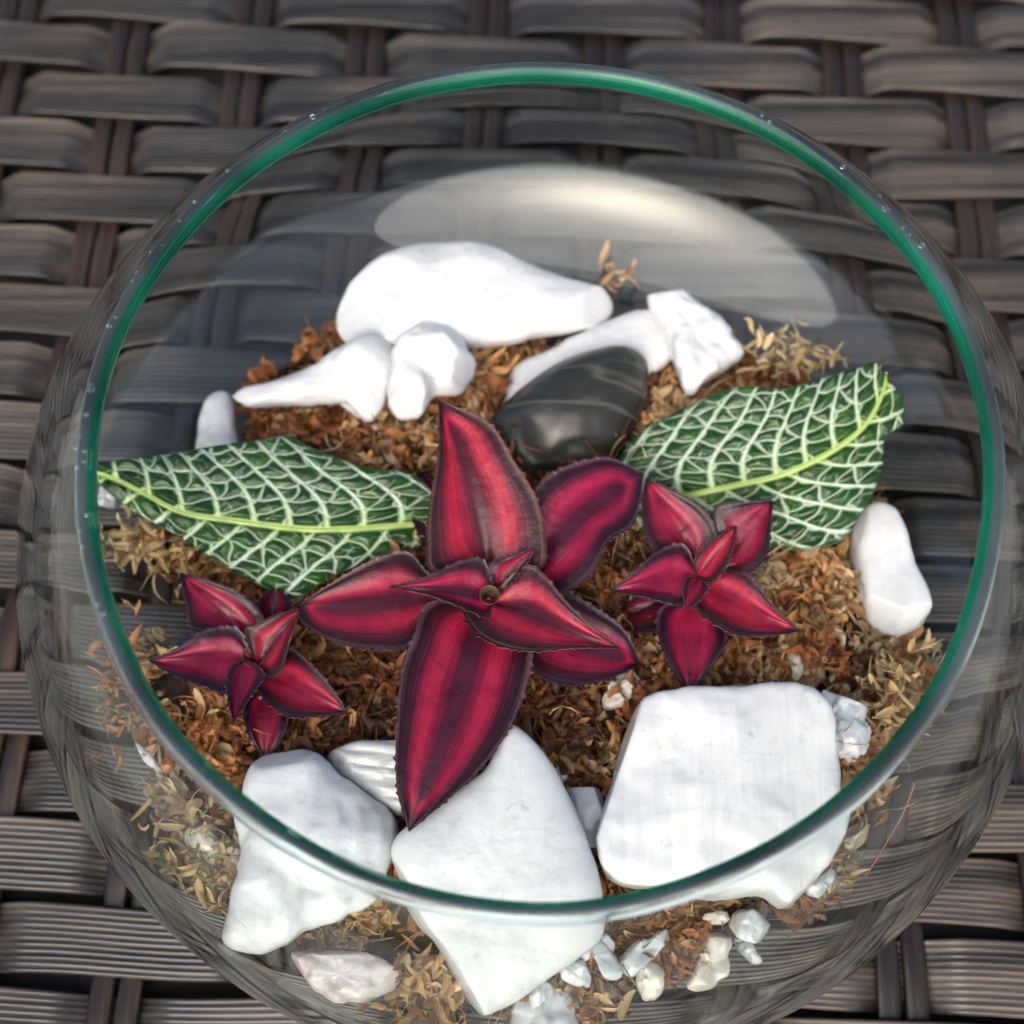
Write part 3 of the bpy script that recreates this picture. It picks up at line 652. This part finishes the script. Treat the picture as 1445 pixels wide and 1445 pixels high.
# rosette on the right
c0 = at(988, 812, 2.2)
pl = empty('bromeliad', (c0[0], c0[1], float(ground(c0[0], c0[1]))))
tag(pl, 'small magenta star shaped rosette overlapping the broad folded veined leaf', 'plant')
stem(pl, at(988, 815, 2.1), M_CUPB, .2)
red_leaf(pl, (975, 830), (872, 872), [(930, 835), (890, 842)], [(950, 880), (905, 892)], 1.9, 1.95, 1.7, .05)
red_leaf(pl, (982, 785), (911, 674), [(930, 778), (911, 750), (907, 712)], [(1006, 768), (1012, 748), (995, 721), (964, 699)], 2.2, 2.5, 2.7, .6, stripe=.25, fold=.16)
red_leaf(pl, (1015, 800), (1091, 706), [(1014, 755), (1008, 718), (1045, 709)], [(1056, 806), (1080, 787), (1087, 750)], 2.5, 2.9, 3.1, .3, stripe=.25, fold=.14, midpx=[(1045, 765)])
red_leaf(pl, (976, 848), (974, 976), [(932, 858), (930, 900), (952, 949)], [(1010, 860), (1026, 897), (1008, 935), (988, 961)], 2.1, 2.25, 2.2, .5, stripe=.25, fold=.14)
red_leaf(pl, (985, 812), (860, 833), [(966, 768), (933, 776), (895, 806)], [(970, 850), (941, 850), (908, 842)], 2.35, 2.6, 2.55, .5, stripe=.25, fold=.15)
red_leaf(pl, (990, 822), (1130, 891), [(1030, 796), (1066, 820), (1092, 853)], [(980, 856), (1007, 880), (1041, 896), (1086, 896)], 2.35, 2.6, 2.6, .78, midpx=[(1050, 858)], stripe=.25, fold=.18)
red_leaf(pl, (984, 812), (1040, 742), [(980, 790), (1002, 764)], [(1006, 822), (1030, 786)], 2.45, 2.75, 2.95, .75, stripe=.25, fold=.14)
red_leaf(pl, (985, 815), (968, 859), [(972, 815), (965, 835)], [(998, 828), (985, 848)], 2.5, 2.65, 2.65, .4, stripe=.25, fold=.12)

# rosette on the left
c0 = at(358, 928, 2.1)
pl = empty('bromeliad', (c0[0], c0[1], float(ground(c0[0], c0[1]))))
tag(pl, 'small magenta rosette with a tan heart beside the left wall of the bowl', 'plant')
stem(pl, at(360, 930, 2.0), M_CUPB, .2)
red_leaf(pl, (383, 885), (389, 826), [(372, 872), (366, 849)], [(400, 880), (411, 853)], 2.1, 2.2, 2.3, .12)
red_leaf(pl, (374, 972), (373, 1068), [(346, 985), (344, 1005), (352, 1040)], [(404, 985), (407, 1015), (392, 1052)], 2.0, 2.1, 2.0, .3, stripe=.25, fold=.12)
red_leaf(pl, (352, 895), (254, 808), [(276, 888), (262, 849)], [(372, 872), (340, 838), (303, 822)], 2.2, 2.5, 2.6, .58, stripe=.25, fold=.16)
red_leaf(pl, (372, 950), (489, 1005), [(406, 915), (447, 946), (475, 980)], [(362, 972), (391, 1002), (419, 1013)], 2.2, 2.45, 2.45, .72, stripe=.25, fold=.16)
red_leaf(pl, (358, 930), (209, 932), [(335, 886), (290, 890), (246, 917)], [(322, 976), (293, 970), (252, 956)], 2.3, 2.55, 2.5, .5, stripe=.25, fold=.16)
red_leaf(pl, (362, 938), (424, 858), [(345, 890), (362, 880), (393, 868)], [(380, 956), (394, 948), (405, 912)], 2.35, 2.6, 2.7, .85, fold=.2)
red_leaf(pl, (350, 930), (329, 1020), [(328, 940), (321, 970)], [(372, 950), (357, 976)], 2.4, 2.65, 2.75, .45, stripe=.25, fold=.14)
cup(pl, at(358, 926, 2.47), .2, .3, M_CUPB)

# ------------------------------------------------------------------ white-veined leaves
def veined_leaf(label, mid, e1, e2, zprof, edge1, edge2, s_n, seed, wav=.05, tipfold=0.):
    rg_ = np.random.default_rng(seed)
    nu, nv = 340, 201
    t = np.linspace(0, 1, nu)
    m2 = cr(mid, nu); a = cr([mid[0]] + e1 + [mid[-1]], nu); b_ = cr([mid[0]] + e2 + [mid[-1]], nu)
    z = np.interp(t, *zprof); z = np.convolve(np.pad(z, 12, mode='edge'), np.ones(25) / 25, 'valid')
    wv = np.sin(np.pi * np.clip(t * .96 + .02, 0, 1))**.5
    z1 = z + np.interp(t, *edge1) * wv; z2 = z + np.interp(t, *edge2) * wv
    M = np.array([at(*p, q_) for p, q_ in zip(m2, z)]); A = np.array([at(*p, q_) for p, q_ in zip(a, z1)]); B = np.array([at(*p, q_) for p, q_ in zip(b_, z2)])
    P, v = ruled(M, A, B, nu, nv)
    P[..., 2] += .22 * (np.abs(v) - v**2)[None, :] * wv[:, None]          # each half swells upwards
    P[..., 2] += wav * np.sin(t[:, None] * 17 + v[None, :] * 3) * (v**4)[None, :] * wv[:, None]
    L = np.linalg.norm(np.diff(M, axis=0), axis=1).sum()
    W1 = np.linalg.norm(A - M, axis=1); W2 = np.linalg.norm(B - M, axis=1)
    hw_ = np.where(v[None, :] < 0, W1[:, None], W2[:, None])
    lat = np.abs(v)[None, :] * hw_
    SW = .30
    s = t[:, None] - .10 * lat - .055 * lat**2            # laterals sweep towards the tip
    sp_ = 1.0 / s_n
    vein = np.zeros((nu, nv)); nb = np.zeros((nu, nv)); dome = np.zeros((nu, nv))
    for side in (-1, 1):
        msk = (v < 0) if side < 0 else (v >= 0)
        ss = s[:, msk]; ll = lat[:, msk]; vv = np.abs(v[msk])[None, :] + 0 * ss
        o_ = .5 * sp_ * (side > 0)
        ph = (ss + o_) / sp_ + .10 * np.sin(ll * 5 + side) 
        dl = np.abs(ph - np.round(ph)) * sp_ * L * .62
        wl_ = .026 * (1 - .6 * vv)
        lv = 1 - np.clip((dl - wl_ * .55) / .028, 0, 1)
        # tertiary network: seeds along each band
        band = np.floor(ph)
        seeds = []
        for bnd in range(int(band.min()) - 1, int(band.max()) + 2):
            x = rg_.uniform(.1, .3); k = 0
            while x < 3.4:
                seeds.append((bnd + (.5 + rg_.normal(0, .07) if k % 4 != 2 else .27), x));
                if k % 4 == 2: seeds.append((bnd + .74, x + .03))
                x += rg_.uniform(.25, .37); k += 1
        sd_ = np.array(seeds); sd_[:, 0] *= sp_ * L * .62
        Xs = (ph * sp_ * L * .62).ravel(); Ys = ll.ravel() * 1.5
        f1_ = np.full(Xs.shape, 90.); f2_ = f1_.copy(); g1 = np.zeros((len(Xs), 2)); g2 = g1.copy() + 1
        Ys = Ys + .75 * Xs; sd_[:, 1] += .75 * sd_[:, 0]
        jx = .02 * np.sin(Ys * 17); jy = .025 * np.sin(Xs * 15)
        for sx_, sy_ in sd_:
            d_ = np.hypot(Xs + jx - sx_, (Ys + jy - sy_))
            c1 = d_ < f1_; c2 = (~c1) & (d_ < f2_)
            f2_ = np.where(c1, f1_, np.where(c2, d_, f2_)); g2[c1] = g1[c1]; g2[c2] = (sx_, sy_); f1_ = np.where(c1, d_, f1_); g1[c1] = (sx_, sy_)
        ed = ((f2_**2 - f1_**2) / (2 * np.hypot(*(g1 - g2).T) + 1e-6)).reshape(ss.shape)
        tv_ = (1 - np.clip((ed - .011 * (1.3 - .6 * vv)) / .018, 0, 1)) * .68
        # finer branching veinlets inside the cells
        g1_ = np.full(Xs.shape, 90.); g2_ = g1_.copy(); h1 = np.zeros((len(Xs), 2)); h2 = h1 + 1
        for bnd in range(int(band.min()) - 1, int(band.max()) + 2):
            x = rg_.uniform(0, .15)
            while x < 3.4:
                sx_ = (bnd + rg_.uniform(.05, .95)) * sp_ * L * .62; sy_ = x + .75 * sx_; x += rg_.uniform(.10, .19)
                d_ = np.hypot(Xs - sx_, Ys - sy_); c1 = d_ < g1_; c2 = (~c1) & (d_ < g2_)
                g2_ = np.where(c1, g1_, np.where(c2, d_, g2_)); h2[c1] = h1[c1]; h2[c2] = (sx_, sy_); g1_ = np.where(c1, d_, g1_); h1[c1] = (sx_, sy_)
        e2_ = ((g2_**2 - g1_**2) / (2 * np.hypot(*(h1 - h2).T) + 1e-6)).reshape(ss.shape)
        fade = np.clip(1.2 * np.sin(ph * 5.1 + 1) * np.sin(ll * 7 + bnd) + .25, 0, 1)
        tv_ = np.maximum(tv_, (1 - np.clip((e2_ - .004) / .016, 0, 1)) * .32 * fade)
        dm = np.sqrt(np.clip(np.minimum(ed, dl) / .13, 0, 1))
        dome[:, msk] = dm * np.clip((1 - vv) / .12, 0, 1)
        vv_ = np.maximum(lv, tv_ * np.clip((1.03 - vv) / .08, 0, 1))
        vein[:, msk] = vv_; nb[:, msk] = np.exp(-ll / .22)
    mr = 1 - np.clip((lat - .055 * (1 - .6 * t[:, None])) / .03, 0, 1)
    vein = np.maximum(vein, mr); nb = np.maximum(nb, mr)
    vein *= np.clip((1.0 - np.abs(v)[None, :]) / .05, 0, 1) * .9 + .1
    du = np.gradient(P, axis=0); dv = np.gradient(P, axis=1); nn = np.cross(du, dv); nn /= np.linalg.norm(nn, axis=-1, keepdims=True) + 1e-9
    if nn[..., 2].mean() < 0: nn = -nn
    P = P + nn * (.10 * dome * np.clip((lat - .05) / .06, 0, 1))[..., None]
    V, Fc = solid_grid(P, .05)
    at_ = np.stack([vein, nb, 0 * vein, 0 * vein + 1], -1).reshape(-1, 4)
    base = M[0]
    root = empty('veined_leaf', (base[0], base[1], base[2]))
    tag(root, label, 'leaf')
    mesh_obj('blade', V, Fc, M_VEINED, root, attrs={'vein': np.concatenate([at_, at_])})
    # raised midrib and side veins, half sunk into the blade
    def ridge(name, path, nrm_, r0, r1, mt, near=None):
        n_ = len(path); tg = np.gradient(path, axis=0); tg /= np.linalg.norm(tg, axis=1, keepdims=True) + 1e-9
        sd2 = np.cross(tg, nrm_); rr = np.linspace(r0, r1, n_)[:, None]
        an = np.linspace(-.3, math.pi + .3, 7)
        Q = np.stack([path + sd2 * rr * math.cos(x) + nrm_ * rr * (.55 * math.sin(x) - .25) for x in an], 1)
        mesh_obj(name, Q.reshape(-1, 3), grid_faces(n_, 7), mt, root, attrs=None if near is None else {'vein': np.repeat(np.stack([1 + 0 * near, near, 0 * near, 1 + 0 * near], -1), 7, 0)})
    jm = nv // 2
    sl = slice(0, int(nu * .95), 4)
    ridge('midrib', P[sl, jm], nn[sl, jm], .06, .02, M_MIDRIB)
    for side in (-1, 1):
        js = np.arange(jm, -1, -1) if side < 0 else np.arange(jm, nv)
        o_ = .5 * sp_ * (side > 0)
        for kk in range(0, s_n + 1):
            pth, nr_, ne = [], [], []
            for j in js[1::4]:
                if abs(v[j]) > .9: break
                f_ = (s[:, j] + o_) / sp_ + .10 * np.sin(lat[:, j] * 5 + side) - kk
                zc_ = np.nonzero((f_[:-1] < 0) & (f_[1:] >= 0))[0]
                if len(zc_) == 0: break
                i = zc_[0]
                if i < 2 or i > nu - 8: break
                w_ = -f_[i] / (f_[i + 1] - f_[i]); pth.append(P[i, j] * (1 - w_) + P[i + 1, j] * w_); nr_.append(nn[i, j]); ne.append(math.exp(-lat[i, j] / .22))
            if len(pth) > 4: ridge('side_vein', np.array(pth), np.array(nr_), .018, .007, M_VEINED, np.array(ne))
    return root

veined_leaf('narrow dark green leaf with white net veins touching the left glass',
            [(620, 742), (579, 741), (500, 747), (424, 747), (334, 736), (258, 724), (205, 698), (165, 678), (122, 664)],
            [(615, 700), (579, 668), (530, 664), (496, 655), (440, 630), (402, 614), (352, 624), (244, 638), (165, 650)],
            [(600, 770), (550, 785), (496, 803), (450, 826), (414, 845), (381, 832), (330, 806), (287, 780), (244, 752), (190, 722), (150, 690)],
            ([0, .3, .6, 1], [2.3, 2.55, 2.6, 2.9]), ([0, .5, 1], [.0, .1, .05]), ([0, .5, 1], [-.1, -.35, -.1]), 10, 11)
veined_leaf('broad dark green white veined leaf with its folded tip near the right glass',
            [(870, 722), (930, 708), (978, 698), (1049, 683), (1107, 669), (1173, 638), (1219, 602), (1243, 560), (1250, 530)],
            [(868, 660), (900, 616), (945, 586), (1007, 555), (1049, 546), (1107, 550), (1165, 530), (1210, 519), (1234, 512)],
            [(900, 752), (960, 775), (1030, 782), (1086, 772), (1132, 775), (1186, 763), (1215, 727), (1244, 667), (1250, 617), (1275, 598), (1272, 565)],
            ([0, .3, .6, 1], [1.8, 2.3, 2.75, 3.3]), ([0, .5, 1], [.05, .05, .1]), ([0, .5, 1], [-.2, -.45, -.1]), 10, 23)

# ------------------------------------------------------------------ tufts and a thread
sprig(205, 760, 1.7, (.8, .35, .25), 42, (.62, .47, .24), 'pale straw coloured moss tuft below the narrow veined leaf')
sprig(268, 790, 1.7, (.9, .4, .25), 45, (.50, .32, .13), 'golden brown moss tuft between the narrow veined leaf and left rosette')
sprig(868, 395, 1.7, (.28, .4, .3), 16, (.55, .36, .2), 'small tan moss tuft sticking up behind the long white stone')
sprig(1110, 500, 2.2, (.7, .4, .25), 60, (.48, .37, .2), 'branched straw coloured moss tuft behind the broad veined leaf')
sprig(285, 1215, 1.75, (.8, .9, .3), 170, (.58, .43, .22), 'pale frayed moss tuft pressed against the left front glass')
sprig(600, 1410, 1.8, (.5, .6, .3), 110, (.55, .33, .14), 'orange tan moss tuft hanging below the pinkish stone')
sprig(170, 950, 2.0, (.25, 1.2, .3), 60, (.46, .23, .09), 'rust coloured moss strand along the left glass')
sprig(1265, 985, 1.9, (.35, .7, .3), 90, (.55, .38, .19), 'golden tan moss tuft against the right glass')
p = cr([at(1288, 1105, 2.2), at(1272, 1150, 2.0), at(1245, 1200, 1.8), at(1222, 1240, 1.6)], 30)
p[:, :2] *= np.minimum(1, (r_in(p[:, 2]) - .06) / np.hypot(p[:, 0], p[:, 1]))[:, None]
tg = np.gradient(p, axis=0); tg /= np.linalg.norm(tg, axis=1, keepdims=True); s1 = np.cross(tg, [0, 0, 1]); s2 = np.cross(tg, s1)
Q = np.stack([p + .014 * (s1 * math.cos(x) + s2 * math.sin(x)) for x in np.linspace(0, 2 * np.pi, 7)[:-1]], 1)
tag(mesh_obj('red_fibre', Q.reshape(-1, 3), grid_faces(30, 6, wrap_v=True), M_THREAD), 'thin red fibre lying on the inside of the glass by the slab', 'fibre')

# ------------------------------------------------------------------ fine water droplets on the lip and the upper wall
k = 12; a = np.linspace(0, 2 * np.pi, k, endpoint=False)
sph = np.array([[(math.sin(p_) * math.cos(x), math.sin(p_) * math.sin(x), math.cos(p_)) for x in a] for p_ in np.linspace(.08, 3.06, 8)]).reshape(-1, 3)
for q_ in range(34):
    ang = math.radians(rng.uniform(112, 205) if q_ < 26 else rng.uniform(20, 60)); tt = int(rng.integers(3, 16)); i_ = int(ang / (2 * math.pi) * NS) % NS
    c = Pr[tt, i_]; r_ = rng.uniform(.018, .05)
    d_ = mesh_obj('water_droplet', c + sph * r_ * np.array([1, 1, .8]), grid_faces(8, k, wrap_v=True), M_WATER)
    tag(d_, 'tiny clear water droplet clinging to the lip of the bowl', 'water drop', 'droplets on the lip of the bowl')
